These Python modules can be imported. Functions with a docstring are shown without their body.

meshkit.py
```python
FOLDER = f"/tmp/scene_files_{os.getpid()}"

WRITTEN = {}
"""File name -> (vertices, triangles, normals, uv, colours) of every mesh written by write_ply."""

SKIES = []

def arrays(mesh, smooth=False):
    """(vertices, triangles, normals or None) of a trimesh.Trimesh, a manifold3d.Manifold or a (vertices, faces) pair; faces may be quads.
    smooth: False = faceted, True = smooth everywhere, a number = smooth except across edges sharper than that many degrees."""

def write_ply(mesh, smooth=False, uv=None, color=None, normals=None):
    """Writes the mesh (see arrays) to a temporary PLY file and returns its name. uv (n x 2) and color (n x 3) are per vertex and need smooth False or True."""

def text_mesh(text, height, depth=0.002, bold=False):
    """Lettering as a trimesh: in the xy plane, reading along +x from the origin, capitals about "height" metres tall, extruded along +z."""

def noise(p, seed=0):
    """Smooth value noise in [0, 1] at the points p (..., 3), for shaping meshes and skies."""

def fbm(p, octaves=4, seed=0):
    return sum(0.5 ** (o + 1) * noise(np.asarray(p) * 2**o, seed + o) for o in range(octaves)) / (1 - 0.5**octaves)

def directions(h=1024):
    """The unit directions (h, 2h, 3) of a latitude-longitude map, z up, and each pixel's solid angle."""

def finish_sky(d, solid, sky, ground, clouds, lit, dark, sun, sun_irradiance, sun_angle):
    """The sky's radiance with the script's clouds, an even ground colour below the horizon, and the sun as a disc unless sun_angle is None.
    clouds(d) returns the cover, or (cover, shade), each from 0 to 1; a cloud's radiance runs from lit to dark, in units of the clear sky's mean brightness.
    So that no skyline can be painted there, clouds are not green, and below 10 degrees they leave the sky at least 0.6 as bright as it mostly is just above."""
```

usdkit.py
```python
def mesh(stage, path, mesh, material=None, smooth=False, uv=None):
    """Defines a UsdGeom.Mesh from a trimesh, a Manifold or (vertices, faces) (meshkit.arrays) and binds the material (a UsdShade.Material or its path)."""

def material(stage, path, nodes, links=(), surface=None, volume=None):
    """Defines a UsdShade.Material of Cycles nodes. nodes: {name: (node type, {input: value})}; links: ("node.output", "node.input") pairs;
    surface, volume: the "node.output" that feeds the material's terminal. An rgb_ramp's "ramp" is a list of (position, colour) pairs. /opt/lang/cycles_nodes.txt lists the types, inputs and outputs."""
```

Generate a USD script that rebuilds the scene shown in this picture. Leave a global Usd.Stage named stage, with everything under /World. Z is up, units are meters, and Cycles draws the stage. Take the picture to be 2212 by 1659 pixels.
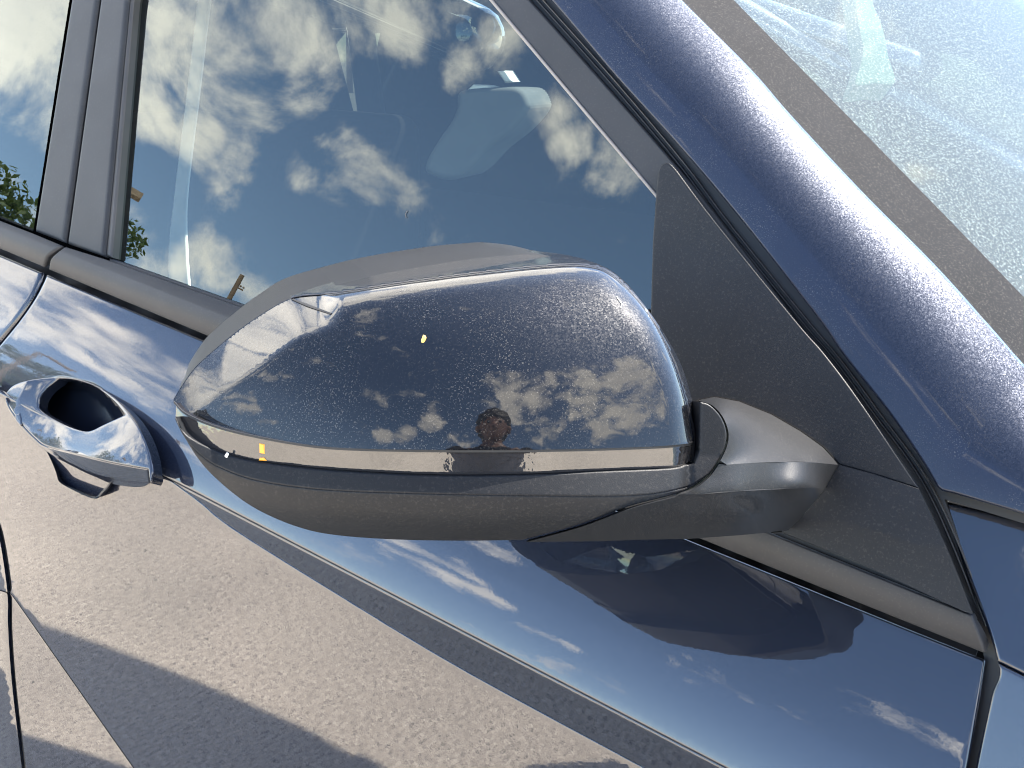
import sys, math
sys.path.insert(0, '/opt/lang')
import numpy as np, trimesh, manifold3d, shapely, usdkit
from shapely.geometry import Polygon, LineString
from scipy.spatial import Delaunay
from scipy.interpolate import RBFInterpolator, PchipInterpolator
from pxr import Usd, UsdGeom, UsdLux, UsdShade, Gf, Sdf, Vt

# ------------------------------------------------------------------ camera, sky, sun
CAM = np.array([0.0, -0.62, 1.28])          # metres; the car's right flank lies along y = 0, its nose towards +x
YAW, PITCH, ROLL, HFOV = 36.0, 17.0, 2.0, 52.0
EXPOSURE = 2.75
SUN = np.array([0.34, 0.60, 1.0]); SUN /= np.linalg.norm(SUN)
SUN_INTENSITY, SKY_STRENGTH = 1.0, 0.1

stage = Usd.Stage.CreateInMemory()
UsdGeom.SetStageUpAxis(stage, UsdGeom.Tokens.z)
UsdGeom.SetStageMetersPerUnit(stage, 1.0)
UsdGeom.Xform.Define(stage, '/World')
_t, _p, _r = map(math.radians, (YAW, PITCH, ROLL))
FWD = np.array([-math.sin(_t) * math.cos(_p), math.cos(_t) * math.cos(_p), -math.sin(_p)])
_R = np.array([math.cos(_t), math.sin(_t), 0]); _U = np.cross(_R, FWD)
RIGHT = _R * math.cos(_r) + _U * math.sin(_r); UP = -_R * math.sin(_r) + _U * math.cos(_r)
cam = UsdGeom.Camera.Define(stage, '/World/Camera')
cam.CreateHorizontalApertureAttr(20.955); cam.CreateVerticalApertureAttr(20.955 * 0.75)
cam.CreateFocalLengthAttr(20.955 / 2 / math.tan(math.radians(HFOV / 2)))
cam.CreateClippingRangeAttr(Gf.Vec2f(0.004, 2000))
cam.CreateExposureAttr(EXPOSURE)
cam.AddTransformOp().Set(Gf.Matrix4d(*RIGHT, 0, *UP, 0, *(-FWD), 0, *CAM, 1))

# cumulus seen mirrored in the side glass: unit direction, angular radius in radians
CLOUDS = [
    ((-0.765, -0.5, 0.406), 0.046, 1.0),
    ((-0.777, -0.524, 0.349), 0.031, 1.0),
    ((-0.742, -0.533, 0.406), 0.051, 1.0),
    ((-0.716, -0.554, 0.426), 0.036, 1.0),
    ((-0.693, -0.58, 0.429), 0.034, 1.0),
    ((-0.752, -0.555, 0.356), 0.024, 1.0),
    ((-0.661, -0.561, 0.499), 0.043, 1.0),
    ((-0.633, -0.59, 0.501), 0.036, 1.0),
    ((-0.686, -0.627, 0.368), 0.025, 1.0),
    ((-0.663, -0.637, 0.394), 0.042, 1.0),
    ((-0.643, -0.658, 0.391), 0.038, 1.0),
    ((-0.613, -0.678, 0.405), 0.034, 1.0),
    ((-0.667, -0.649, 0.366), 0.025, 1.0),
    ((-0.58, -0.638, 0.506), 0.025, 1.0),
    ((-0.553, -0.642, 0.531), 0.033, 1.0),
    ((-0.518, -0.691, 0.505), 0.029, 1.0),
    ((-0.501, -0.712, 0.492), 0.025, 1.0),
    ((-0.776, -0.575, 0.262), 0.032, 1.0),
    ((-0.753, -0.608, 0.253), 0.04, 1.0),
    ((-0.727, -0.637, 0.256), 0.037, 1.0),
    ((-0.703, -0.663, 0.256), 0.033, 1.0),
    ((-0.775, -0.587, 0.235), 0.028, 1.0),
    ((-0.833, -0.428, 0.351), 0.046, 1.0),
    ((-0.852, -0.416, 0.319), 0.045, 1.0),
    ((-0.838, -0.487, 0.246), 0.015, 1.0),
    ((-0.872, -0.016, 0.489), 0.054, 1.8),
    ((-0.885, -0.15, 0.441), 0.077, 1.8),
    ((-0.822, 0.11, 0.559), 0.124, 1.8),
    ((-0.865, -0.323, 0.383), 0.189, 1.8),
    ((-0.914, 0.166, 0.371), 0.132, 2.0),
    ((-0.623, 0.237, 0.746), 0.2, 2.0),
    ((-0.57, 0.392, 0.721), 0.2, 2.0),
    ((-0.571, 0.558, 0.602), 0.2, 2.0),
    ((-0.505, 0.606, 0.614), 0.2, 2.0),
    ((0.511, -0.502, 0.698), 0.204, 1.25),
    ((0.678, -0.266, 0.686), 0.223, 1.25),
    ((0.789, -0.047, 0.612), 0.3, 1.25),
    ((0.807, -0.172, 0.565), 0.151, 1.25),
    ((0.707, -0.506, 0.494), 0.109, 1.1),
    ((0.848, -0.283, 0.449), 0.113, 1.1),
    ((0.16, -0.894, 0.419), 0.065, 1.3),
    ((0.062, -0.922, 0.382), 0.05, 1.3),
    ((0.24, -0.829, 0.505), 0.066, 1.3),
    ((-0.752, -0.486, 0.445), 0.073, 1.4),
    ((-0.73, -0.525, 0.438), 0.077, 1.4),
    ((-0.699, -0.552, 0.454), 0.056, 1.4),
    ((-0.785, -0.44, 0.436), 0.035, 1.1),
    ((-0.803, -0.48, 0.354), 0.042, 1.1),
    ((-0.784, -0.598, 0.163), 0.04, 1.1),
    ((-0.765, -0.619, 0.179), 0.04, 1.1),
    ((-0.817, -0.531, 0.222), 0.03, 1.1),
    ((-0.803, -0.55, 0.23), 0.03, 1.1),
    ((-0.552, -0.779, 0.297), 0.031, 1.15),
    ((-0.525, -0.795, 0.305), 0.031, 1.15),
    ((-0.497, -0.809, 0.313), 0.031, 1.15),
    ((-0.469, -0.823, 0.32), 0.031, 1.15),
    ((-0.452, -0.85, 0.27), 0.019, 1.0),
    ((-0.431, -0.857, 0.281), 0.019, 1.0),
    ((-0.409, -0.864, 0.293), 0.019, 1.0),
    ((-0.388, -0.87, 0.304), 0.019, 1.0),
]
def sky_material():
    n = {'tc': ('texture_coordinate', {}),
         'sky': ('sky_texture', {'sky_type': 'single_scattering', 'sun_disc': False, 'sun_elevation': math.asin(SUN[2]),
                                 'sun_rotation': math.atan2(SUN[0], SUN[1]), 'aerosol_density': 0.25, 'ozone_density': 1.2}),
         'nz': ('noise_texture', {'scale': 8.0, 'detail': 10.0, 'roughness': 0.60, 'distortion': 0.35}),
         'big': ('noise_texture', {'scale': 2.1, 'detail': 3.0, 'roughness': 0.5}),
         'sh': ('noise_texture', {'scale': 9.0, 'detail': 6.0, 'roughness': 0.55}),
         'bigr': ('map_range', {'from_min': 0.50, 'from_max': 0.72, 'to_min': 0.0, 'to_max': 0.45, 'clamp': True}),
         'nzr': ('math', {'math_type': 'multiply_add', 'value2': 5.2, 'value3': -3.10}),
         'sum': ('math', {'math_type': 'add'}),
         'cov': ('map_range', {'range_type': 'smoothstep', 'from_min': 0.0, 'from_max': 1.05, 'to_min': 0.0, 'to_max': 0.95, 'clamp': True}),
         'shr': ('map_range', {'from_min': 0.3, 'from_max': 0.7, 'to_min': 0.0, 'to_max': 1.0, 'clamp': True}),
         'cc': ('mix_color', {'a': (7.4, 7.2, 6.9), 'b': (11.5, 10.8, 9.6), 'use_clamp': False}),
         'mx': ('mix_color', {}),
         'bg': ('background_shader', {'strength': SKY_STRENGTH})}
    l = [('tc.generated', 'nz.vector'), ('tc.generated', 'big.vector'), ('tc.generated', 'sh.vector'), ('tc.generated', 'sky.vector'),
         ('big.fac', 'bigr.value'), ('nz.fac', 'nzr.value1'), ('nzr.value', 'sum.value1'),
         ('sum.value', 'cov.value'), ('cov.result', 'mx.fac'), ('sh.fac', 'shr.value'), ('shr.result', 'cc.fac'),
         ('sky.color', 'mx.a'), ('cc.result', 'mx.b'), ('mx.result', 'bg.color')]
    del l[3]
    last = 'bigr.result'
    for i, (d, r, w) in enumerate(CLOUDS):
        n[f'd{i}'] = ('normal', {'direction': d})
        n[f'r{i}'] = ('map_range', {'from_min': math.cos(r * 1.3), 'from_max': math.cos(r * 0.25), 'to_min': 0.0, 'to_max': w, 'clamp': True})
        n[f'm{i}'] = ('math', {'math_type': 'maximum'})
        l += [('tc.generated', f'd{i}.normal'), (f'd{i}.dot', f'r{i}.value'), (f'r{i}.result', f'm{i}.value1'), (last, f'm{i}.value2')]
        last = f'm{i}.value'
    l.append((last, 'sum.value2'))
    return usdkit.material(stage, '/World/Looks/sky', n, l, surface='bg.background')
dome = UsdLux.DomeLight.Define(stage, '/World/sky')
UsdShade.MaterialBindingAPI.Apply(dome.GetPrim()).Bind(sky_material())
dome.GetPrim().SetCustomDataByKey('kind', 'structure')
sun = UsdLux.DistantLight.Define(stage, '/World/sun')
sun.CreateIntensityAttr(SUN_INTENSITY); sun.CreateNormalizeAttr(True); sun.CreateAngleAttr(0.5); sun.CreateColorAttr(Gf.Vec3f(1.0, 0.93, 0.83))
_x = np.cross([0, 0, 1], SUN); _x /= np.linalg.norm(_x); _y = np.cross(SUN, _x)
sun.AddTransformOp().Set(Gf.Matrix4d(*_x, 0, *_y, 0, *SUN, 0, 0, 0, 0, 1))

# ------------------------------------------------------------------ helpers
W2 = 1106.0
FPX = W2 / math.tan(math.radians(HFOV / 2))
def rays(P):
    P = np.atleast_2d(np.asarray(P, float))
    return FWD + RIGHT * ((P[:, :1] - 1106) / FPX) + UP * ((829.5 - P[:, 1:2]) / FPX)
def at_depth(P, D):
    return CAM + rays(P) * np.reshape(D, (-1, 1))
def on_y(P, yfun, n=25):
    """Where the line of sight meets the surface y = yfun(position)."""
    r = rays(P); y = np.zeros(len(r))
    for _ in range(n):
        pos = CAM + r * ((y - CAM[1]) / r[:, 1])[:, None]
        y = 0.35 * y + 0.65 * yfun(pos)
    return CAM + r * ((y - CAM[1]) / r[:, 1])[:, None]
def on_plane(P, p0, n):
    r = rays(P)
    return CAM + r * (((p0 - CAM) @ n) / (r @ n))[:, None]
def norm(v): return v / np.maximum(np.linalg.norm(v, axis=-1, keepdims=True), 1e-12)

NAMES = {}
def path_of(name, parent):
    base = ('/World' if parent is None else str(parent.GetPath())) + '/'
    k = NAMES.get(base + name, -1) + 1; NAMES[base + name] = k
    return base + (name if k == 0 else f'{name}_{k:03d}')
def tag(p, label=None, cat=None, group=None, kind=None):
    for k, v in (('label', label), ('category', cat), ('group', group), ('kind', kind)):
        if v: p.SetCustomDataByKey(k, v)
    return p
def thing(name, label, cat, group=None, loc=(0, 0, 0)):
    x = UsdGeom.Xform.Define(stage, path_of(name, None))
    if any(loc): x.AddTranslateOp().Set(Gf.Vec3d(*loc))
    return tag(x.GetPrim(), label, cat, group)
def raw(name, v, f, nrm, mat, parent):
    m = UsdGeom.Mesh.Define(stage, path_of(name, parent))
    m.CreatePointsAttr(Vt.Vec3fArray.FromNumpy(np.ascontiguousarray(v, np.float32)))
    m.CreateFaceVertexCountsAttr(Vt.IntArray.FromNumpy(np.full(len(f), 3, np.int32)))
    m.CreateFaceVertexIndicesAttr(Vt.IntArray.FromNumpy(np.ascontiguousarray(f, np.int32).ravel()))
    m.CreateSubdivisionSchemeAttr('none')
    m.CreateNormalsAttr(Vt.Vec3fArray.FromNumpy(np.ascontiguousarray(nrm, np.float32))); m.SetNormalsInterpolation('vertex')
    UsdShade.MaterialBindingAPI.Apply(m.GetPrim()).Bind(mat)
    return m.GetPrim()
def solid(name, tm, mat, parent=None, smooth=35):
    return usdkit.mesh(stage, path_of(name, parent), tm, mat, smooth=smooth).GetPrim()

def smooth_line(pts, step=6.0):
    """A Catmull-Rom curve through pts, resampled."""
    p = np.asarray(pts, float); q = np.vstack([2 * p[0] - p[1], p, 2 * p[-1] - p[-2]]); out = []
    for i in range(1, len(q) - 2):
        a, b, c, d = q[i - 1:i + 3]
        n = max(2, int(np.linalg.norm(c - b) / step)); t = np.linspace(0, 1, n, endpoint=False)[:, None]
        out.append(0.5 * ((2 * b) + (c - a) * t + (2 * a - 5 * b + 4 * c - d) * t ** 2 + (3 * b - a - 3 * c + d) * t ** 3))
    return np.vstack(out + [p[-1:]])
def sm(*pts): return [tuple(x) for x in smooth_line(pts)]

def facet(poly, surf, roll=0.0, spacing=14.0, thick=0.004, holes=(), rollmask=None, away=None, depth=0.6, flat_normals=False, rings=()):
    """One sheet with thickness over an outline: surf gives its points, roll (same unit as the outline) rounds its rim off.
    depth is the distance used to turn the rim radius into metres. Returns vertices, triangles, normals."""
    pg = Polygon(poly, holes).buffer(0)
    if pg.geom_type != 'Polygon': pg = max(pg.geoms, key=lambda g: g.area)
    P = []
    def along(ring, step):
        n = max(8, int(ring.length / step))
        return np.array([ring.interpolate(i / n, normalized=True).coords[0] for i in range(n)])
    def rim(ring, step):                       # keeps the corners
        c = np.array(ring.coords); out = []
        for a, b in zip(c[:-1], c[1:]):
            n = max(1, int(np.ceil(np.linalg.norm(b - a) / step)))
            out.append(a + (b - a) * (np.arange(n) / n)[:, None])
        return np.vstack(out)
    st = min(6.0, spacing * 0.7) if roll else spacing * 0.7
    rims = [rim(pg.exterior, st)] + [rim(r, st) for r in pg.interiors]
    P += rims
    inner = pg.buffer(-spacing * 0.55)
    for k in rings:
        b = pg.buffer(-k)
        for g_ in getattr(b, 'geoms', [b]):
            if not g_.is_empty: P.append(along(g_.exterior, 5.0))
    if rings: inner = pg.buffer(-rings[-1] - 4)
    if roll:
        for k in (0.07, 0.2, 0.4, 0.65, 1.0):
            b = pg.buffer(-roll * k)
            for g in getattr(b, 'geoms', [b]):
                if g.is_empty: continue
                for r in [g.exterior, *g.interiors]: P.append(along(r, min(6.0, spacing * 0.6)))
        inner = pg.buffer(-roll - spacing * 0.4)
    x0, y0, x1, y1 = pg.bounds
    gx, gy = np.meshgrid(np.arange(x0, x1, spacing), np.arange(y0, y1, spacing * 0.87))
    gx = gx + (np.arange(gx.shape[0]) % 2)[:, None] * spacing / 2
    G = np.c_[gx.ravel(), gy.ravel()]
    if not inner.is_empty:
        P.append(G[shapely.contains_xy(inner, G[:, 0], G[:, 1])])
    nr = sum(map(len, rims)); P = np.vstack(P)
    key = np.round(P, 2); _, idx = np.unique(key, axis=0, return_index=True)
    keep = np.sort(idx); P = P[keep]; nr = int((keep < nr).sum())
    tri = Delaunay(P).simplices
    cen = P[tri].mean(1); tri = tri[shapely.contains_xy(pg.buffer(0.02), cen[:, 0], cen[:, 1])]
    a, b, c = P[tri[:, 0]], P[tri[:, 1]], P[tri[:, 2]]
    cr = (b[:, 0] - a[:, 0]) * (c[:, 1] - a[:, 1]) - (b[:, 1] - a[:, 1]) * (c[:, 0] - a[:, 0])
    tri = tri[abs(cr) > 0.05]; cr = cr[abs(cr) > 0.05]
    tri[cr > 0] = tri[cr > 0][:, ::-1]
    edge = pg.boundary if rollmask is None else LineString(rollmask)
    def base(Q): return surf(Q)
    def bnorm(Q):
        p = base(Q); n = norm(np.cross(base(Q + [1.5, 0]) - base(Q - [1.5, 0]), base(Q - [0, 1.5]) - base(Q + [0, 1.5])))
        return np.where(((CAM - p) * n).sum(1, keepdims=True) < 0, -n, n)
    bn_fix = None
    def full(Q, N):
        p = base(Q)
        if roll:
            d = shapely.distance(edge, shapely.points(Q))
            d = np.where(shapely.contains_xy(pg, Q[:, 0], Q[:, 1]), np.clip(d, 0, roll), 0)
            drop = (roll - np.sqrt(np.maximum(roll ** 2 - (roll - d) ** 2, 0))) * depth / FPX
            p = p - N * drop[:, None]
        return p
    N = bnorm(P); V = full(P, N)
    if flat_normals: M = N
    else:
        h = 0.8
        dx = full(P + [h, 0], N) - full(P - [h, 0], N); dy = full(P - [0, h], N) - full(P + [0, h], N)
        M = norm(np.cross(dx, dy)); M = np.where((M * N).sum(1, keepdims=True) < 0, -M, M)
    verts, faces, norms = [V], [tri], [M]
    if thick:
        off = (-N if away is None else np.broadcast_to(np.asarray(away, float), N.shape)) * thick
        n = len(V); verts.append(V + off); faces.append(tri[:, ::-1] + n); norms.append(-N)
        e = np.sort(np.vstack([tri[:, [0, 1]], tri[:, [1, 2]], tri[:, [2, 0]]]), axis=1)
        d = np.vstack([tri[:, [0, 1]], tri[:, [1, 2]], tri[:, [2, 0]]])
        u, inv, cnt = np.unique(e, axis=0, return_inverse=True, return_counts=True)
        be = d[cnt[inv.ravel()] == 1]; base_i = 2 * n
        A, B = V[be[:, 0]], V[be[:, 1]]; A2, B2 = A + off[be[:, 0]], B + off[be[:, 1]]
        wn = norm(np.cross(A - B, A2 - A)); k = len(be)
        verts.append(np.stack([A, B, B2, A2], 1).reshape(-1, 3)); norms.append(np.repeat(wn, 4, 0))
        j = base_i + 4 * np.arange(k)
        faces += [np.c_[j + 1, j, j + 2], np.c_[j + 2, j, j + 3]]
    return np.vstack(verts), np.vstack(faces), np.vstack(norms)
def sheet(name, mat, parent, *facets):
    v, f, n, o = [], [], [], 0
    for a, b, c in facets:
        v.append(a); f.append(b + o); n.append(c); o += len(a)
    return raw(name, np.vstack(v), np.vstack(f), np.vstack(n), mat, parent)
def tube(pts, r, sections=10, caps=True):
    pts = np.asarray(pts, float); r = np.broadcast_to(r, len(pts)); V, F = [], []
    t = norm(np.gradient(pts, axis=0)); ref = np.array([0, 0, 1.0]) if abs(t[0][2]) < 0.9 else np.array([1.0, 0, 0])
    for i, p in enumerate(pts):
        a = norm(np.cross(t[i], ref)); b = np.cross(t[i], a); th = np.linspace(0, 2 * np.pi, sections, endpoint=False)
        V.append(p + r[i] * (np.cos(th)[:, None] * a + np.sin(th)[:, None] * b))
    V = np.vstack(V); s = sections
    for i in range(len(pts) - 1):
        for k in range(s):
            a, b = i * s + k, i * s + (k + 1) % s
            F += [[a, b, b + s], [a, b + s, a + s]]
    if caps:
        for k in range(1, s - 1): F += [[0, k + 1, k], [(len(pts) - 1) * s, (len(pts) - 1) * s + k, (len(pts) - 1) * s + k + 1]]
    m = trimesh.Trimesh(V, F, process=False); m.fix_normals(); return m
def hull(*balls):
    c = [manifold3d.Manifold.sphere(r, 20).translate(tuple(map(float, p))) for p, r in balls]
    return manifold3d.Manifold.batch_hull(c)
def box(lo, hi, r=0.0):
    lo, hi = np.array(lo, float), np.array(hi, float)
    if not r:
        b = trimesh.creation.box(hi - lo); b.apply_translation((lo + hi) / 2); return b
    m = hull(*[((lo[0] + r if i else hi[0] - r, lo[1] + r if j else hi[1] - r, lo[2] + r if k else hi[2] - r), r) for i in (0, 1) for j in (0, 1) for k in (0, 1)])
    g = m.to_mesh(); return trimesh.Trimesh(g.vert_properties[:, :3], g.tri_verts, process=False)
def to_tm(man):
    g = man.to_mesh(); return trimesh.Trimesh(g.vert_properties[:, :3], g.tri_verts, process=False)

# ------------------------------------------------------------------ materials
def mat(name, nodes, links=(), surface='p.BSDF', volume=None):
    return usdkit.material(stage, '/World/Looks/' + name, nodes, links, surface=surface, volume=volume)
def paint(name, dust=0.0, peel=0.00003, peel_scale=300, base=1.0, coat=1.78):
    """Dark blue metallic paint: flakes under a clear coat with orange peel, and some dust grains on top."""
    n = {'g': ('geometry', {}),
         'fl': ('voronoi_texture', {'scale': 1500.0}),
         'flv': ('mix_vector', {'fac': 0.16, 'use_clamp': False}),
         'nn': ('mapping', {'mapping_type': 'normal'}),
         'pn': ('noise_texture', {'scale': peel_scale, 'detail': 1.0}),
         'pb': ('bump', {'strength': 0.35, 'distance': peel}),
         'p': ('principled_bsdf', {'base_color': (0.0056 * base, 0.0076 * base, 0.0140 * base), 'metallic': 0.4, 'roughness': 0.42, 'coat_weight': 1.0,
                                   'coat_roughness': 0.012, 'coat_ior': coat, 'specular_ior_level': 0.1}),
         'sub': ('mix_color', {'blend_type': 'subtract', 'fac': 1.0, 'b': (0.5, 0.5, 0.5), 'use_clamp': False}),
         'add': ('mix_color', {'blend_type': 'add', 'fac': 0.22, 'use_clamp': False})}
    del n['flv'], n['nn']
    l = [('g.position', 'fl.vector'), ('g.position', 'pn.vector'), ('pn.fac', 'pb.height'), ('pb.normal', 'p.coat_normal'),
         ('fl.color', 'sub.a'), ('g.normal', 'add.a'), ('sub.result', 'add.b'), ('add.result', 'p.normal')]
    surf = 'p.BSDF'
    if dust:
        n |= {'dn': ('noise_texture', {'scale': 1250.0, 'detail': 1.0, 'roughness': 0.6}), 'dr': ('map_range', {'from_min': 0.60, 'from_max': 0.74, 'to_min': 0.0, 'to_max': dust, 'clamp': True}),
              'dd': ('diffuse_bsdf', {'color': (0.55, 0.50, 0.43)}), 'dm': ('mix_closure', {}),
              'pt': ('noise_texture', {'scale': 26.0, 'detail': 3.0}), 'pr': ('map_range', {'from_min': 0.38, 'from_max': 0.66, 'to_min': 0.15, 'to_max': 1.0, 'clamp': True}), 'pm': ('math', {'math_type': 'multiply'})}
        l += [('g.position', 'pt.vector'), ('pt.fac', 'pr.value'), ('pr.result', 'pm.value1'), ('dr.result', 'pm.value2'), ('g.position', 'dn.vector'), ('dn.fac', 'dr.value'), ('pm.value', 'dm.fac'), ('p.BSDF', 'dm.closure1'), ('dd.BSDF', 'dm.closure2')]
        surf = 'dm.closure'
    return mat(name, n, l, surf)
M_PAINT = paint('blue_paint')
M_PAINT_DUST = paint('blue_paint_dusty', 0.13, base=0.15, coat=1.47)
M_PAINT_PILLAR = paint('blue_paint_pillar', 0.08, base=1.7, coat=1.36)
def plastic(name, col, rough=0.5, scale=1500.0, bump=0.00025, spec=0.5, dust=0.0):
    n = {'g': ('geometry', {}), 'n': ('noise_texture', {'scale': scale, 'detail': 2.0}), 'b': ('bump', {'strength': 0.6, 'distance': bump}),
         'n2': ('noise_texture', {'scale': 22.0, 'detail': 4.0}), 'r': ('rgb_ramp', {'ramp': [(0.3, tuple(c * 0.86 for c in col)), (0.7, tuple(c * 1.12 for c in col))]}),
         'p': ('principled_bsdf', {'roughness': rough, 'specular_ior_level': spec})}
    l = [('g.position', 'n.vector'), ('n.fac', 'b.height'), ('b.normal', 'p.normal'), ('g.position', 'n2.vector'), ('n2.fac', 'r.fac'), ('r.color', 'p.base_color')]
    surf = 'p.BSDF'
    if dust:
        n |= {'dn': ('noise_texture', {'scale': 650.0, 'detail': 2.0, 'roughness': 0.6}), 'dr': ('map_range', {'from_min': 0.55, 'from_max': 0.70, 'to_min': 0.0, 'to_max': dust, 'clamp': True}),
              'dd': ('diffuse_bsdf', {'color': (0.55, 0.5, 0.43)}), 'dm': ('mix_closure', {})}
        l += [('g.position', 'dn.vector'), ('dn.fac', 'dr.value'), ('dr.result', 'dm.fac'), ('p.BSDF', 'dm.closure1'), ('dd.BSDF', 'dm.closure2')]
        surf = 'dm.closure'
    return mat(name, n, l, surf)
M_PLASTIC = plastic('grained_plastic', (0.0056, 0.0063, 0.0080), 0.52, 1500.0, 0.00016, spec=0.24, dust=0.02)
M_TRIM = plastic('satin_trim', (0.0175, 0.0178, 0.0200), 0.55, 2200.0, 0.00008, spec=0.3, dust=0.015)
M_RUBBER = plastic('seal_rubber', (0.012, 0.012, 0.013), 0.55, 900.0, 0.0001)
M_RUBBER_BROWN = plastic('channel_rubber', (0.040, 0.036, 0.033), 0.5, 900.0, 0.0001)
M_DARK = plastic('dark_cavity', (0.008, 0.008, 0.009), 0.7)
M_CABIN = plastic('cabin_cloth', (0.004, 0.004, 0.0045), 1.0, spec=0.05)
M_SEAT = plastic('grey_seat_cloth', (0.04, 0.045, 0.045), 0.9)
M_BELT = plastic('belt_webbing', (0.42, 0.42, 0.40), 0.8, 900.0)
M_METAL = mat('bright_steel', {'p': ('principled_bsdf', {'base_color': (0.8, 0.82, 0.8), 'metallic': 1.0, 'roughness': 0.2})})
M_GLOSS = mat('smoked_gloss', {'g': ('geometry', {}), 'n': ('noise_texture', {'scale': 260.0, 'detail': 2.0}), 'b': ('bump', {'strength': 0.4, 'distance': 0.0003}),
              'p': ('principled_bsdf', {'base_color': (0.012, 0.011, 0.011), 'roughness': 0.02, 'ior': 1.9})},
              [('g.position', 'n.vector'), ('n.fac', 'b.height'), ('b.normal', 'p.normal')])
M_BLACK_GLOSS = mat('black_gloss', {'p': ('principled_bsdf', {'base_color': (0.01, 0.01, 0.011), 'roughness': 0.12})})
M_ORANGE = mat('orange_lens', {'p': ('principled_bsdf', {'base_color': (0.85, 0.33, 0.03), 'roughness': 0.3})})
M_POLLEN = mat('yellow_grain', {'p': ('principled_bsdf', {'base_color': (0.8, 0.5, 0.12), 'roughness': 0.8})})
M_CHIP = mat('white_grain', {'p': ('principled_bsdf', {'base_color': (0.8, 0.78, 0.72), 'roughness': 0.8})})
M_MIRROR = mat('mirror_silver', {'p': ('principled_bsdf', {'base_color': (0.85, 0.86, 0.86), 'metallic': 1.0, 'roughness': 0.02})})
def glass(name, tint, ior, dust=0.0, specks=0.0):
    n = {'g': ('geometry', {}), 't': ('transparent_bsdf', {'color': tint}), 'gl': ('glossy_bsdf', {'color': (0.93, 1.0, 0.96), 'roughness': 0.0}),
         'f': ('fresnel', {'IOR': ior}), 'm': ('mix_closure', {}),
         'dn': ('noise_texture', {'scale': 560.0, 'detail': 2.0, 'roughness': 0.6}), 'dr': ('map_range', {'from_min': 0.52, 'from_max': 0.74, 'to_min': dust, 'to_max': dust + specks, 'clamp': True}),
         'dd': ('diffuse_bsdf', {'color': (0.60, 0.66, 0.60)}), 'dm': ('mix_closure', {})}
    return mat(name, n, [('f.fac', 'm.fac'), ('t.BSDF', 'm.closure1'), ('gl.BSDF', 'm.closure2'), ('g.position', 'dn.vector'), ('dn.fac', 'dr.value'),
                         ('dr.result', 'dm.fac'), ('m.closure', 'dm.closure1'), ('dd.BSDF', 'dm.closure2')], 'dm.closure')
M_GLASS = glass('side_glass', (0.50, 0.60, 0.56), 1.85, 0.0, 0.004)
M_WINDSHIELD = glass('dusty_windshield', (0.55, 0.68, 0.66), 1.22, 0.058, 0.16)
M_FRIT = plastic('dusty_black_border', (0.008, 0.0085, 0.010), 0.8, 900.0, 0.00004, spec=0.08, dust=0.06)
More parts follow.
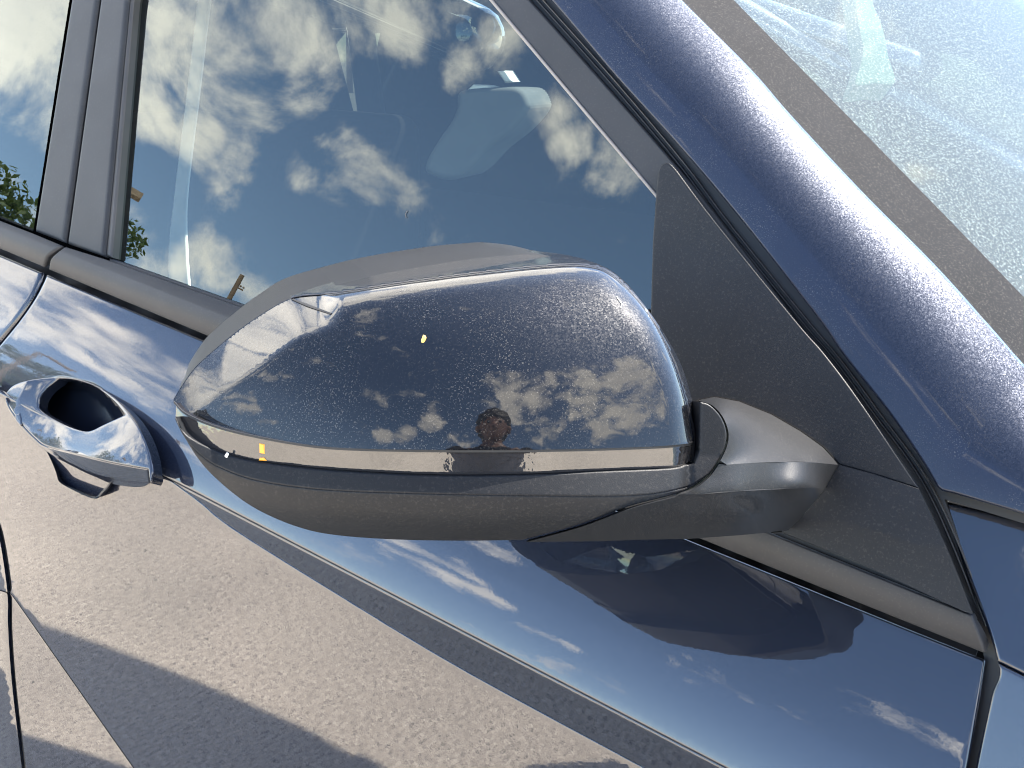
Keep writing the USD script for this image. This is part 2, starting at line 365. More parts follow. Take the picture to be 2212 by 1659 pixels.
M_GROUND = mat('concrete_paving', {'g': ('geometry', {}), 'a': ('noise_texture', {'scale': 125.0, 'detail': 3.0, 'roughness': 0.62}), 'b': ('noise_texture', {'scale': 1.3, 'detail': 4.0}),
               'r': ('rgb_ramp', {'ramp': [(0.30, (0.09, 0.08, 0.068)), (0.46, (0.43, 0.375, 0.305)), (0.58, (0.60, 0.53, 0.435)), (0.72, (0.82, 0.75, 0.63))]}),
               'rb': ('rgb_ramp', {'ramp': [(0.3, (0.8, 0.8, 0.8)), (0.7, (1.1, 1.1, 1.1))]}), 'mm': ('mix_color', {'blend_type': 'multiply', 'fac': 1.0}),
               'bu': ('bump', {'strength': 0.6, 'distance': 0.004}), 'p': ('principled_bsdf', {'roughness': 0.9})},
               [('g.position', 'a.vector'), ('g.position', 'b.vector'), ('a.fac', 'r.fac'), ('b.fac', 'rb.fac'), ('r.color', 'mm.a'), ('rb.color', 'mm.b'),
                ('mm.result', 'p.base_color'), ('a.fac', 'bu.height'), ('bu.normal', 'p.normal')])
def simple(name, col, rough=0.7, **k): return mat(name, {'p': ('principled_bsdf', {'base_color': col, 'roughness': rough, **k})})
M_LEAF = mat('leaf', {'oi': ('geometry', {}), 'r': ('rgb_ramp', {'ramp': [(0, (0.030, 0.055, 0.014)), (1, (0.10, 0.13, 0.035))]}),
             'p': ('principled_bsdf', {'roughness': 0.6}), 't': ('translucent_bsdf', {'color': (0.08, 0.12, 0.02)}), 'm': ('mix_closure', {'fac': 0.3})},
             [('oi.random_per_island', 'r.fac'), ('r.color', 'p.base_color'), ('p.BSDF', 'm.closure1'), ('t.BSDF', 'm.closure2')], 'm.closure')
M_BARK = simple('bark', (0.12, 0.09, 0.065), 0.9)
M_WOODPOLE = simple('pole_wood', (0.11, 0.08, 0.055), 0.9)
M_LAMP = simple('lamp_bronze', (0.16, 0.12, 0.08), 0.5)
M_SKIN = simple('skin', (0.20, 0.10, 0.065), 0.5)
M_HAIR = simple('dark_hair', (0.012, 0.009, 0.007), 0.6)
M_CLOTH = simple('black_cloth', (0.008, 0.008, 0.009), 0.9)
M_JEANS = simple('dark_trousers', (0.03, 0.035, 0.05), 0.9)
M_STEM = simple('pale_green_plastic', (0.06, 0.08, 0.055), 0.9, specular_ior_level=0.05)
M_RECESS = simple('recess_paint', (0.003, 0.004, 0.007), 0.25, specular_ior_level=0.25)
M_INSIDE = simple('belt_anchor', (0.02, 0.02, 0.02), 0.6)

# ------------------------------------------------------------------ setting
g = trimesh.creation.box((400, 400, 0.2)); g.apply_translation((0, 0, -0.1))
tag(solid('ground', g, M_GROUND, smooth=False), kind='structure')

# ------------------------------------------------------------------ the car's flank: belt line, crease, glass plane
CRE_Y = -0.070
crease_px = lambda x: 846 + 0.52 * np.asarray(x, float)
_bx = np.array([0, 98, 480, 1000, 1490, 2135.0]); _by = np.array([545, 583, 737, 958, 1165, 1417.0])
belt_px = np.poly1d(np.polyfit(_bx, _by, 2))
_pb = on_y(np.c_[np.linspace(0, 2150, 30), belt_px(np.linspace(0, 2150, 30))], lambda p: 0 * p[:, 0])
ZB = np.poly1d(np.polyfit(_pb[:, 0], _pb[:, 2], 2))
_cx = np.linspace(0, 2050, 30)
_pc = on_y(np.c_[_cx, crease_px(_cx)], lambda p: 0 * p[:, 0] + CRE_Y)
ZC = np.poly1d(np.polyfit(_pc[:, 0], _pc[:, 2], 2))
def y_upper(p):                                     # shoulder of the door between belt line and crease, convex
    q = (ZB(p[:, 0]) - p[:, 2]) / (ZB(p[:, 0]) - ZC(p[:, 0])); q = np.clip(q, -1.5, 1.6)
    return CRE_Y * (1.34 * q - 0.34 * q ** 2)
TAU = math.tan(math.radians(20))
def y_glass(off=0.0):
    return lambda p: off + TAU * (p[:, 2] - ZB(p[:, 0]))
def y_trim(p):                                      # the satin belt moulding bulges outwards
    q = np.clip((p[:, 2] - ZB(p[:, 0])) / 0.040, -0.2, 1.3)
    return -0.004 - 0.007 * np.sin(np.pi * np.clip(q, -0.2, 1.2) * 0.95) + 0.004 * q ** 3
def surf_y(fun): return lambda P: on_y(P, fun)

car = thing('car', 'dark blue car with its black and blue door mirror in front', 'car')

seam = sm((98, 588), (72, 640), (38, 690), (0, 737), (-50, 800), (-80, 890), (-60, 1000), (-18, 1100), (3, 1160), (21, 1280), (22.5, 1356), (31, 1478), (52, 1659), (80, 1900))
seam_a = np.array(seam)
def shift(line, dx): return [(x + dx, y) for x, y in line]
front_edge = sm((2130, 1427), (2118, 1500), (2088, 1659), (2040, 1900))
# --- door handle outlines (needed for the opening in the door skin)
Z = lambda *p: [(x * 0.3703, 614.4 + y * 0.3703) for x, y in p]
h_outer = Z(*sm((25, 640), (70, 590), (150, 560), (300, 540), (430, 545), (560, 590), (680, 670), (770, 770), (830, 870), (870, 980), (887, 1080), (880, 1140), (850, 1178), (790, 1187), (700, 1178), (635, 1162), (560, 1130), (450, 1080), (270, 978), (130, 850), (40, 720), (25, 640)))[:-1]
h_open = Z(*sm((335, 550), (400, 552), (470, 566), (560, 600), (660, 680), (726, 757))) + Z(*sm((726, 757), (600, 815), (540, 845), (490, 852), (400, 825), (300, 775), (240, 735), (222, 705), (232, 655), (275, 598), (335, 550)))[1:-1]
h_cup = Z(*sm((250, 930), (300, 1030), (328, 1100), (345, 1150), (400, 1186), (480, 1225), (535, 1247), (572, 1247), (600, 1215), (645, 1160), (720, 980), (745, 850), (726, 757), (660, 670), (560, 585), (470, 558), (335, 540), (240, 600), (205, 720), (215, 830)))

# --- upper door skins
def cut(line, lo, hi): return [p for p in line if lo <= p[1] <= hi]
xs = np.arange(-400, 2500, 40.0)
def belt_run(a, b, dy=0): x = np.linspace(a, b, 40); return [(t, float(belt_px(t)) + dy) for t in x]
def cre_run(a, b, dy=0): x = np.linspace(a, b, 40); return [(t, float(crease_px(t)) + dy) for t in x]
sx = lambda y: float(np.interp(y, seam_a[:, 1], seam_a[:, 0]))
fx = lambda y: float(np.interp(y, [p[1] for p in front_edge], [p[0] for p in front_edge]))
seam_up = [p for p in seam if 600 < p[1] < crease_px(sx(p[1])) - 8]
ys_c = 846 + 0.52 * -78
door_up = belt_run(sx(595) + 5, 2128, 7) + [p for p in front_edge if p[1] < 1895] + cre_run(2028, -70)[:] + shift(seam_up, 4)[::-1]
cup_hole = Polygon(h_cup).buffer(-4)
U = Polygon(door_up).buffer(0)
front_door = sheet('front_door', M_PAINT, car,
    facet(door_up, surf_y(y_upper), roll=7, spacing=16, thick=0.006, depth=0.8, holes=[list(cup_hole.exterior.coords)]))
rear_up = belt_run(-380, sx(592) - 5, 7) + shift(seam_up, -4) + cre_run(-84, -380)
rear_door = sheet('rear_door', M_PAINT, car, facet(rear_up, surf_y(y_upper), roll=7, spacing=18, thick=0.006, depth=1.1))

# --- below the crease: a short undercut, then the sculpted lower skin
L2 = sm((372, 1041), (430, 1084), (510, 1147), (750, 1297), (1000, 1447), (1400, 1664), (1700, 1826), (1800, 1880))
def y_band(p):
    return CRE_Y + 0.30 * (ZC(p[:, 0]) - p[:, 2])
_pl = on_y(np.array(L2), y_band); ZL = np.poly1d(np.polyfit(_pl[:, 0], _pl[:, 2], 2)); YL = np.poly1d(np.polyfit(_pl[:, 0], _pl[:, 1], 2))
K = sm((21, 1281), (40, 1306), (120, 1420), (288, 1659), (460, 1900))
def y_low(p):
    return YL(np.clip(p[:, 0], -1.1, 0)) + 0.015 * (ZL(p[:, 0]) - p[:, 2])
_pk = on_y(np.array(K), y_low); _kd = norm(np.array([_pk[-1, 0] - _pk[0, 0], _pk[-1, 2] - _pk[0, 2]])); _kn = np.array([_kd[1], -_kd[0]])
if _kn[1] > 0: _kn = -_kn
def y_facet(p):
    s = (p[:, 0] - _pk[0, 0]) * _kn[0] + (p[:, 2] - _pk[0, 2]) * _kn[1]
    return y_low(p) - 0.10 * np.clip(s, 0, 0.38)
band = cre_run(376, 1650, 2) + [p for p in L2[::-1] if p[0] < 1640]
low = [p for p in L2 if p[0] < 1700] + [(1700, 1960), (470, 1960)] + K[::-1] + [(sx(y) + 4, y) for y in np.linspace(1270, 830, 30)] + cre_run(-66, 372, 2)
fct = K + [(400, 1840), (75, 1800)] + [(sx(y) + 4, y) for y in np.linspace(1760, 1290, 30)]
low_skin = sheet('door_lower_skin', M_PAINT, front_door,
    facet(band, surf_y(y_band), roll=3, spacing=12, thick=0.004, depth=0.8),
    facet(low, surf_y(y_low), roll=2.5, spacing=13, thick=0.004, depth=0.9),
    facet(fct, surf_y(y_facet), roll=0, spacing=10, thick=0.004, depth=1.1))
rl = [(-84, crease_px(-84) + 2), (-380, crease_px(-380) + 2), (-300, 1175), (21 - 5, 1279)] + [(sx(y) - 5, y) for y in np.linspace(1270, 830, 30)]
rlf = [(-300, 1185), (15, 1281)] + [(sx(y) - 5, y) for y in np.linspace(1290, 1760, 30)] + [(-60, 1760), (-300, 1560)]
sheet('door_lower_skin', M_PAINT, rear_door, facet(rl, surf_y(y_low), roll=0, spacing=12, depth=1.2), facet(rlf, surf_y(y_facet), roll=0, spacing=12, depth=1.2))

# --- front wing right of the door
gap_out = sm((2030, 1078), (2085, 1230), (2155, 1428), (2140, 1510), (2107, 1659), (2060, 1900))
def y_wing(p): return -0.012 + 0.42 * (p[:, 2] - ZB(p[:, 0]))
wing_up = [p for p in gap_out if p[1] <= 1428] + [(2155, 1428), (2212, 1456), (2420, 1560), (2420, 1196), (2212, 1124)]
wing_low = [(2155, 1432)] + [(2212, 1460), (2420, 1564), (2420, 1960), (2052, 1960)] + [p for p in gap_out if p[1] > 1432][::-1]
def y_wing_up(p):
    zk = np.interp(p[:, 0], _wx, _wz); return y_wing(p) + 0.30 * (p[:, 2] - zk)
_wk = on_y(np.array([(2100, 1402), (2155, 1430), (2212, 1458), (2420, 1562.0)]), y_wing); _wx, _wz = _wk[:, 0], _wk[:, 2]
wing = sheet('front_wing', M_PAINT, car, facet(wing_up, surf_y(y_wing_up), roll=8, spacing=14, depth=0.65), facet(wing_low, surf_y(y_wing), roll=8, spacing=14, depth=0.6))

# --- belt moulding: front and rear pieces
trim_top = lambda x: float(np.interp(x, [-400, 0, 70, 137, 237, 560, 1415, 2105], [318, 476, 503, 531, 562, 676, 1050, 1330]))
def trim_run(a, b, n=50, dy=0): return [(t, trim_top(t) + dy) for t in np.linspace(a, b, n)]
tf = trim_run(141, 2100) + [(2128, 1412)] + belt_run(2124, 104, -2) + sm((104, 583), (108, 560), (122, 545), (141, 531))
tr = trim_run(-380, 133) + sm((133, 529), (114, 543), (101, 556), (96, 578)) + belt_run(94, -380, -2)
sheet('belt_moulding', M_TRIM, front_door, facet(tf, surf_y(y_trim), roll=5, spacing=12, thick=0.006, depth=0.9))
sheet('belt_moulding', M_TRIM, rear_door, facet(tr, surf_y(y_trim), roll=5, spacing=14, thick=0.006, depth=1.1))

# --- glass, frames, pillar covers
gl_f = [(285, 0), (310, -300), (780, -300), (1060, 0), (1418, 424), (1520, 560), (1560, 1125), (560, 690), (237, 575)]
sheet('front_window', M_GLASS, front_door, facet(gl_f, surf_y(y_glass(0.012)), spacing=60, thick=0.0, flat_normals=True))
gl_r = [(150, 0), (215, -300), (-380, -300), (-380, 330), (0, 480), (70, 512)]
sheet('rear_window', M_GLASS, rear_door, facet(gl_r, surf_y(y_glass(0.012)), spacing=60, thick=0.0, flat_normals=True))
sheet('window_channel', M_RUBBER_BROWN, front_door, facet([(272, 0), (318, -300), (336, -300), (286, 0), (239, 556), (221, 551)], surf_y(y_glass(0.001)), roll=6, spacing=9, thick=0.010, depth=1.0))
sheet('window_seal', M_RUBBER, front_door, facet([(284, 0), (334, -300), (344, -300), (292, 0), (244, 557), (237, 555)], surf_y(y_glass(0.006)), roll=2, spacing=9, thick=0.006, depth=1.0),
      facet([(t, trim_top(t) - 5) for t in np.linspace(236, 1420, 40)] + [(t, trim_top(t) + 4) for t in np.linspace(1420, 236, 40)], surf_y(y_glass(0.005)), roll=2, spacing=9, thick=0.006, depth=0.9))
sheet('pillar_cover', M_TRIM, front_door, facet([(215, 0), (266, -300), (322, -300), (274, 0), (222, 554), (143, 526)], surf_y(y_glass(-0.004)), roll=8, spacing=14, thick=0.010, depth=1.05))
sheet('pillar_cover', M_TRIM, rear_door, facet([(152, 0), (217, -300), (260, -300), (209, 0), (137, 524), (73, 499)], surf_y(y_glass(-0.004)), roll=8, spacing=14, thick=0.010, depth=1.1))
frame_out = sm((860, -300), (1000, -158), (1145, 0), (1300, 174), (1451, 346), (1560, 480), (1800, 800))
sheet('window_frame', M_TRIM, front_door, facet([(790, -300)] + frame_out + [(1560, 600), (1418, 424), (1240, 212), (1060, 0)], surf_y(y_glass(-0.003)), roll=5, spacing=12, thick=0.010, depth=0.85))
sheet('frame_strip', M_BELT_EDGE := plastic('strip_edge', (0.17, 0.145, 0.125), 0.35), front_door,
      facet([(786, -300), (795, -300), (1065, 0), (1243, 212), (1421, 422), (1419, 430), (1236, 214), (1056, 0)], surf_y(y_glass(-0.0045)), roll=2, spacing=8, thick=0.006, depth=0.85))
sheet('window_top_frame', M_TRIM, front_door, facet([(296, -70), (345, -300), (350, -430), (800, -430), (960, -200), (1060, -70)], surf_y(y_glass(0.002)), roll=4, spacing=25, thick=0.03, depth=1.0))
sheet('window_top_frame', M_TRIM, rear_door, facet([(163, -70), (217, -304), (345, -304), (345, -430), (-400, -430), (-400, -70)], surf_y(y_glass(0.002)), roll=4, spacing=25, thick=0.03, depth=1.2))
# door seal between frame and pillar, running down into the gap in front of the door
pil_out = sm((900, -320), (1050, -150), (1190, 0), (1330, 165), (1472, 322), (1611, 488), (1769, 691), (1822, 768), (1919, 891), (1989, 993), (2024, 1052))
frame_full = sm((850, -300), (1000, -158), (1143, 0), (1298, 174), (1446, 350), (1548, 486), (1719, 698), (1785, 776), (1865, 885), (1989, 1063), (2104, 1334), (2126, 1420))
seal = frame_full + [(2126, 1425), (2090, 1640), (2030, 1920), (2090, 1920), (2120, 1659), (2165, 1428), (2100, 1240), (2040, 1078), (2225, 1135), (2225, 1098), (2060, 1062), (2030, 1040)] + [(x + 6, y) for x, y in pil_out[::-1]]
def y_seal(p):
    dz = p[:, 2] - ZB(p[:, 0]); return np.where(dz > 0, 0.006 + TAU * dz, 0.006 + 0.48 * dz)
sheet('door_seal', M_RUBBER, car, facet(seal, surf_y(y_seal), roll=0, spacing=18, thick=0.012, depth=0.8))
for dx, wd, off in ((12, 5, 0.001), (26, 4, 0.0)):
    s1 = [(x + dx, y - 2) for x, y in frame_full[:-12]]; s2 = [(x + dx + wd, y - 2) for x, y in frame_full[:-12]]
    sheet('seal_lip', M_RUBBER_BROWN if dx > 20 else M_RUBBER, car, facet(s1 + s2[::-1], surf_y(y_glass(off)), roll=2, spacing=8, thick=0.004, depth=0.8))

# --- windscreen pillar, windscreen
ws_edge = sm((1180, -320), (1325, -155), (1473, 0), (1619, 146), (1710, 250), (1861, 412), (2015, 567), (2127, 691), (2212, 788), (2400, 1000))
L_out, L_in = LineString(pil_out + [(2300, 1140)]), LineString(ws_edge)
def surf_pillar(P):
    pt = shapely.points(P); a, b = shapely.distance(L_out, pt), shapely.distance(L_in, pt); q = a / (a + b + 1e-9)
    inside = q
    d = 0.040 * q ** 2.6
    return on_y(P, lambda p: y_glass(-0.010)(p) + d)
pillar_poly = pil_out + [(2034, 1060), (2060, 1066), (2212, 1111), (2420, 1180), (2420, 1022)] + ws_edge[::-1]
sheet('windscreen_pillar', M_PAINT_PILLAR, car, facet(pillar_poly, surf_pillar, roll=6, spacing=11, thick=0.012, depth=0.75))
_w = surf_pillar(np.array([(1473, 0), (1861, 412.0), (2127, 691)])); _e = norm(_w[2] - _w[0]); _c = norm(np.array([0.26, 1.0, 0.03]))
WN = norm(np.cross(_e, _c)); WN = WN if WN @ (CAM - _w[1]) > 0 else -WN
WP = _w.mean(0) - WN * 0.003
surf_ws = lambda P: on_plane(P, WP, WN)
frit_in = sm((1300, -320), (1440, -150), (1585, 0), (1798, 217), (1998, 421), (2212, 642), (2440, 880))
windscreen = sheet('windscreen', M_WINDSHIELD, car, facet(frit_in + [(2440, 300), (2440, -320)], surf_ws, spacing=60, thick=0.0, flat_normals=True))
sheet('black_border', M_FRIT, windscreen, facet(ws_edge[:-1] + [(2440, 1040)] + frit_in[::-1], lambda P: on_plane(P, WP + WN * 0.001, WN), spacing=30, thick=0.003, flat_normals=True))

# ------------------------------------------------------------------ door handle
def y_cup(P, depth_in=0.035):
    r = Polygon(h_cup); d = shapely.distance(r.boundary, shapely.points(P)); ins = np.clip(d / 26.0, 0, 1)
    k = depth_in * (1 - (1 - ins) ** 2)
    return on_y(P, lambda p: np.minimum(y_upper(p), y_upper(p)) + 0.001 + k)
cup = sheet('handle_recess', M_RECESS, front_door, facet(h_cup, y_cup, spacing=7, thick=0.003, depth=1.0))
ridge = Z(*sm((25, 660), (60, 730), (130, 822), (200, 895), (270, 945), (450, 992), (650, 1040), (862, 1078)))
_rp = on_y(np.array(ridge), lambda p: 0 * p[:, 0] - 0.096); RZ = np.poly1d(np.polyfit(_rp[:, 0], _rp[:, 2], 3)); RX0, RX1 = _rp[:, 0].min(), _rp[:, 0].max()
def h_end(p):
    t = np.clip((p[:, 0] - RX0) / (RX1 - RX0), 0, 1); return 0.016 * np.clip(1 - t * 1.6, 0, 1.2) ** 2.2 + 0.006 * np.clip((t - 0.6) / 0.4, 0, 1.2) ** 2
def y_grip_top(p):
    d = p[:, 2] - RZ(np.clip(p[:, 0], RX0, RX1)); return np.minimum(-0.096 + h_end(p) + 0.60 * d + 3.0 * np.clip(d, -0.02, 0.06) ** 2, y_upper(p) - 0.003)
def y_grip_low(p):
    d = RZ(np.clip(p[:, 0], RX0, RX1)) - p[:, 2]; return np.minimum(-0.096 + h_end(p) + 0.42 * d + 5.0 * np.clip(d, -0.02, 0.06) ** 2, y_low(p) - 0.003)
rp = Polygon(ridge + Z((900, 1400), (-200, 1400), (-200, 640)))
go = Polygon(h_outer).difference(Polygon(h_open)).buffer(0)
def big(g_): return g_ if g_.geom_type == 'Polygon' else max(g_.geoms, key=lambda q_: q_.area)
g_top, g_low = big(go.difference(rp)), big(go.intersection(rp))
ring_ = lambda g_: [tuple(p) for p in g_.exterior.coords][:-1]
handle = sheet('door_handle', M_PAINT, front_door,
    facet(ring_(g_top), surf_y(y_grip_top), roll=4, spacing=5, thick=0.012, depth=1.0, holes=[list(i.coords) for i in g_top.interiors]),
    facet(ring_(g_low), surf_y(y_grip_low), roll=3, spacing=5, thick=0.008, depth=1.0))
y_grip = surf_y(y_grip_top)
end = Z(*sm((770, 770), (830, 870), (870, 980), (887, 1080), (880, 1140), (850, 1180), (836, 1180), (858, 1130), (862, 1060), (848, 970), (806, 860), (760, 775)))
sheet('grip_end_gap', M_RUBBER, handle, facet(end, lambda P: on_y(P, lambda p: 0 * p[:, 0] - 0.050), roll=2, spacing=5, thick=0.010, depth=1.0))
key = Z((92, 760), (120, 748), (128, 775), (130, 812), (122, 822), (95, 790))
sheet('key_cover', M_PAINT, handle, facet(key, lambda P: y_grip(P) - np.array([0, 0.001, 0]), roll=2, spacing=4, thick=0.003, depth=1.0))

# ------------------------------------------------------------------ door mirror
def D_cap(P):
    u = (P[:, 0] - 1050) * 0.00022; v = (935 - P[:, 1]) * 0.00022
    left = np.where(u < 0, u ** 2 / (2 * 0.25) + 1.5 * np.abs(u) ** 3, u ** 2 / (2 * 0.22))
    vv = np.clip(v, -0.01, 0.1)
    return 0.500 + left + 0.125 * v + vv ** 2 / (2 * 0.16) + 330 * vv ** 4 - 0.05 * v * u
cap_top = sm((375, 862), (400, 822), (430, 785), (500, 725), (560, 682), (628, 645), (700, 636), (750, 630), (900, 607), (1100, 582), (1210, 573), (1262, 573), (1310, 586), (1360, 628), (1410, 692), (1450, 772), (1480, 862), (1496, 950))
cap_bot = sm((1496, 955), (1478, 959), (1400, 965), (1200, 971), (950, 972), (750, 968), (640, 957), (520, 934), (450, 914), (400, 891), (375, 866))
mirror_poly = sm((372, 866), (400, 822), (430, 785), (500, 725), (560, 680), (625, 640), (720, 610), (850, 580), (1000, 555), (1100, 545), (1150, 543), (1230, 553), (1300, 575), (1350, 610), (1400, 670), (1440, 730), (1470, 790), (1490, 860), (1508, 930), (1506, 980), (1497, 1003), (1300, 1018), (950, 1027), (620, 1005), (450, 965), (378, 900))
# body of the mirror: everything behind the visible skins
shell_poly = Polygon(mirror_poly).union(Polygon([(380, 905), (440, 1010), (560, 1100), (720, 1152), (1000, 1162), (1180, 1150), (1400, 1080), (1500, 1030), (1480, 985), (1000, 1000)])).buffer(-7)
def D_shell(P):
    return D_cap(np.c_[P[:, 0], np.minimum(P[:, 1], 960)]) + 0.012 + np.clip((640 - P[:, 1]) / 90, 0, 1) * 0.035 + np.interp(P[:, 0], [375, 720, 800], [0.024, 0.024, 0.0]) * np.clip((930 - P[:, 1]) / 60, 0, 1) + np.clip((P[:, 1] - 1060) / 110, 0, 1) * 0.03
mirror = sheet('door_mirror', M_PLASTIC, car, facet(list(shell_poly.exterior.coords)[:-1], lambda P: at_depth(P, D_shell(P)), roll=0, spacing=22, thick=0.055, away=norm(np.array([-0.75, 0.62, -0.1])), flat_normals=True))
cap_poly = cap_top + cap_bot
LT = LineString(cap_top)
def surf_cap(P): return at_depth(P, D_cap(P) + rim_drop(P))
R1 = PchipInterpolator([375, 430, 500, 570, 650, 760], [20, 60, 84, 91, 86, 60])
def rim_drop(P):
    d = shapely.distance(LT, shapely.points(P)); w = np.clip((745 - P[:, 0]) / 60, 0, 1); w = w * w * (3 - 2 * w)
    r1 = R1(np.clip(P[:, 0], 375, 760)); k = 5.0; e = r1 - d
    return w * 0.00022 * 0.95 * 0.5 * (e + np.sqrt(e ** 2 + k ** 2)) + (1 - w) * rim_round(P)
def rim_round(P):
    d = shapely.distance(LT, shapely.points(P)); r = np.interp(P[:, 0], [375, 600, 800, 1200, 1350, 1500], [80, 78, 40, 44, 52, 42.0])
    d = np.clip(d, 0, r)
    return (r - np.sqrt(np.maximum(r ** 2 - (r - d) ** 2, 0))) * 0.00022 * 0.9
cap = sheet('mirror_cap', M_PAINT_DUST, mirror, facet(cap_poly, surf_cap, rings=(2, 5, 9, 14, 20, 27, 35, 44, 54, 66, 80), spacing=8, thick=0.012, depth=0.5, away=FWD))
# crown of the cap: the face that turns away above the crest
crown_out = sm((628, 639), (720, 609), (850, 579), (1000, 554), (1100, 544), (1150, 542), (1230, 552), (1300, 574), (1350, 609), (1400, 669), (1440, 729), (1472, 790), (1494, 860), (1510, 930), (1510, 985))
crest = [p for p in cap_top if p[0] >= 628]
LC = LineString(crest)
def surf_crown(P):
    d = shapely.distance(LC, shapely.points(P)); fac = np.interp(P[:, 0], [620, 1150, 1300, 1400, 1500], [0.0019, 0.0019, 0.0016, 0.0014, 0.0014])
    w = np.clip((745 - P[:, 0]) / 60, 0, 1); w = w * w * (3 - 2 * w)
    e0 = w * 0.00022 * 0.95 * R1(np.clip(P[:, 0], 375, 760)) + (1 - w) * 0.00022 * 0.9 * np.interp(P[:, 0], [375, 600, 800, 1200, 1350, 1500], [80, 78, 40, 44, 52, 42.0])
    return at_depth(P, D_cap(P) + e0 - 0.0008 + fac * d)
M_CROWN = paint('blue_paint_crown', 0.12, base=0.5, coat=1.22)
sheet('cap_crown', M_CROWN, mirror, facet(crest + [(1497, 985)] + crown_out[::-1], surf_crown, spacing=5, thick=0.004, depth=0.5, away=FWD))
sheet('cap_seam', M_DARK, mirror, facet([(630, 647), (634, 645), (668, 658), (716, 676), (714, 679), (664, 662)], lambda P: surf_cap(P) - FWD * 0.0006, spacing=4, thick=0.001, away=FWD))
# smoked strip under the cap
strip_bot = sm((378, 900), (400, 936), (450, 966), (520, 990), (620, 1006), (750, 1018), (950, 1027), (1150, 1025), (1300, 1018), (1440, 1012), (1482, 1004), (1500, 985), (1503, 955))
cap_low = cap_bot[::-1]
def y_at(line, x): a = np.array(line); o = np.argsort(a[:, 0]); return np.interp(x, a[o, 0], a[o, 1])
def edge_D(P, base_line):
    yb = y_at(base_line, P[:, 0]); return D_cap(np.c_[P[:, 0], yb]), P[:, 1] - yb
def D_strip(P):
    b, v = edge_D(P, cap_bot); r = np.clip((P[:, 0] - 1440) / 60, 0, 1.3)
    b = 0.5 + (b - 0.5) * np.interp(P[:, 0], [375, 900], [0.70, 1.0])
    return b + 0.0015 + np.interp(P[:, 0], [380, 480, 640], [0.02, 0.12, 0.28]) * 0.00022 * v + 0.012 * r ** 3
strip = sheet('gloss_strip', M_GLOSS, mirror, facet(shift([p for p in cap_low if p[0] > 376], 0) + [(1505, 950)] + strip_bot[::-1], lambda P: at_depth(P, D_strip(P)), roll=3, spacing=8, thick=0.006, depth=0.5, away=FWD))
gapline = cap_low + [(x, y + 5) for x, y in cap_low[::-1]]
sheet('strip_gap', M_DARK, mirror, facet(gapline, lambda P: at_depth(P, D_strip(P) - 0.0008), spacing=6, thick=0.001, away=FWD))
ind = [(559, 958), (570, 960), (571, 981), (560, 979)]
sheet('turn_signal', M_ORANGE, strip, facet(ind, lambda P: at_depth(P, D_strip(P) - 0.0006), spacing=4, thick=0.001, roll=2, away=FWD),
      facet([(560, 989), (570, 989), (576, 996), (558, 995)], lambda P: at_depth(P, D_strip(P) - 0.0006), spacing=4, thick=0.001, roll=1.5, away=FWD))
# black lower housing: upper band and bowl
groove = sm((378, 903), (402, 950), (436, 985), (480, 1012), (560, 1039), (700, 1058), (900, 1066), (1100, 1070), (1300, 1072), (1400, 1068), (1470, 1056), (1500, 1045), (1545, 1015))
bowl_bot = sm((380, 906), (400, 952), (440, 1010), (500, 1066), (560, 1106), (640, 1140), (720, 1158), (850, 1168), (1000, 1171), (1130, 1169))
seam_m = sm((1130, 1169), (1250, 1136), (1360, 1096), (1470, 1066), (1522, 1035), (1555, 990), (1570, 945), (1560, 905), (1535, 876), (1512, 868))
def D_hb(P):
    b, v = edge_D(P, strip_bot[:-14] if False else strip_bot)
    b2 = D_strip(np.c_[np.clip(P[:, 0], 378, 1500), y_at(strip_bot, np.clip(P[:, 0], 378, 1500))])
    v = P[:, 1] - y_at(strip_bot, np.clip(P[:, 0], 378, 1500))
    return np.where(P[:, 0] > 1440, np.interp(P[:, 0], [1440, 1500, 1575], [1, 1, 1]), 1) * 0 + np.clip(b2, 0, 0.53) - 0.003 - 0.00005 * np.clip(v, 0, 60)
def D_bowl(P):
    x = np.clip(P[:, 0], 378, 1545); yg = y_at(groove, x)
    b = D_hb(np.c_[x, yg]); v = np.clip((P[:, 1] - yg) / 110, 0, 1.2)
    return b + 0.0135 * v + 0.030 * v ** 3
band_poly = strip_bot[:-8] + [(1508, 990), (1512, 868)] + seam_m[::-1] + groove[::-1]
band_poly = [p for p in strip_bot if p[0] < 1485] + [(1499, 1000), (1510, 975), (1512, 868)] + [p for p in seam_m[::-1] if p[1] < 1030] + groove[::-1]
housing = sheet('lower_housing', M_PLASTIC, mirror,
    facet(band_poly, lambda P: at_depth(P, D_hb(P)), roll=4, spacing=9, thick=0.04, depth=0.5, away=FWD),
    facet(groove + [p for p in seam_m[::-1] if p[1] > 1032] + bowl_bot[::-1], lambda P: at_depth(P, D_bowl(P)), roll=5, spacing=10, thick=0.045, depth=0.5, away=FWD))
# foot: sail on the door corner, arm, and the lower face, one moulding
def D_sail(P): return ((on_y(P, y_glass(-0.016)) - CAM) @ FWD)
def D_hse(P): return np.where(P[:, 1] < y_at(groove, np.clip(P[:, 0], 378, 1545)), D_hb(P), D_bowl(P))
_s = lambda p, o=0.0: float(D_sail(np.array([p], float))[0]) + o
arm = lambda x: np.interp(x, [1130, 1380, 1480, 1575, 1640, 1700, 1760, 1812], [0.505, 0.512, 0.520, 0.527, 0.549, 0.576, 0.604, _s((1812, 1004), -0.003)])
def tps(rows, smoothing=0.0005):
    P = np.array([r[:2] for r in rows], float) / 500; r = RBFInterpolator(P, np.array([r[2] for r in rows]), kernel='thin_plate_spline', smoothing=smoothing)
    return lambda Q: r(Q / 500)
dome_top = [(1510, 866), (1543, 859), (1597, 869), (1667, 897), (1731, 934), (1779, 968), (1812, 1004)]
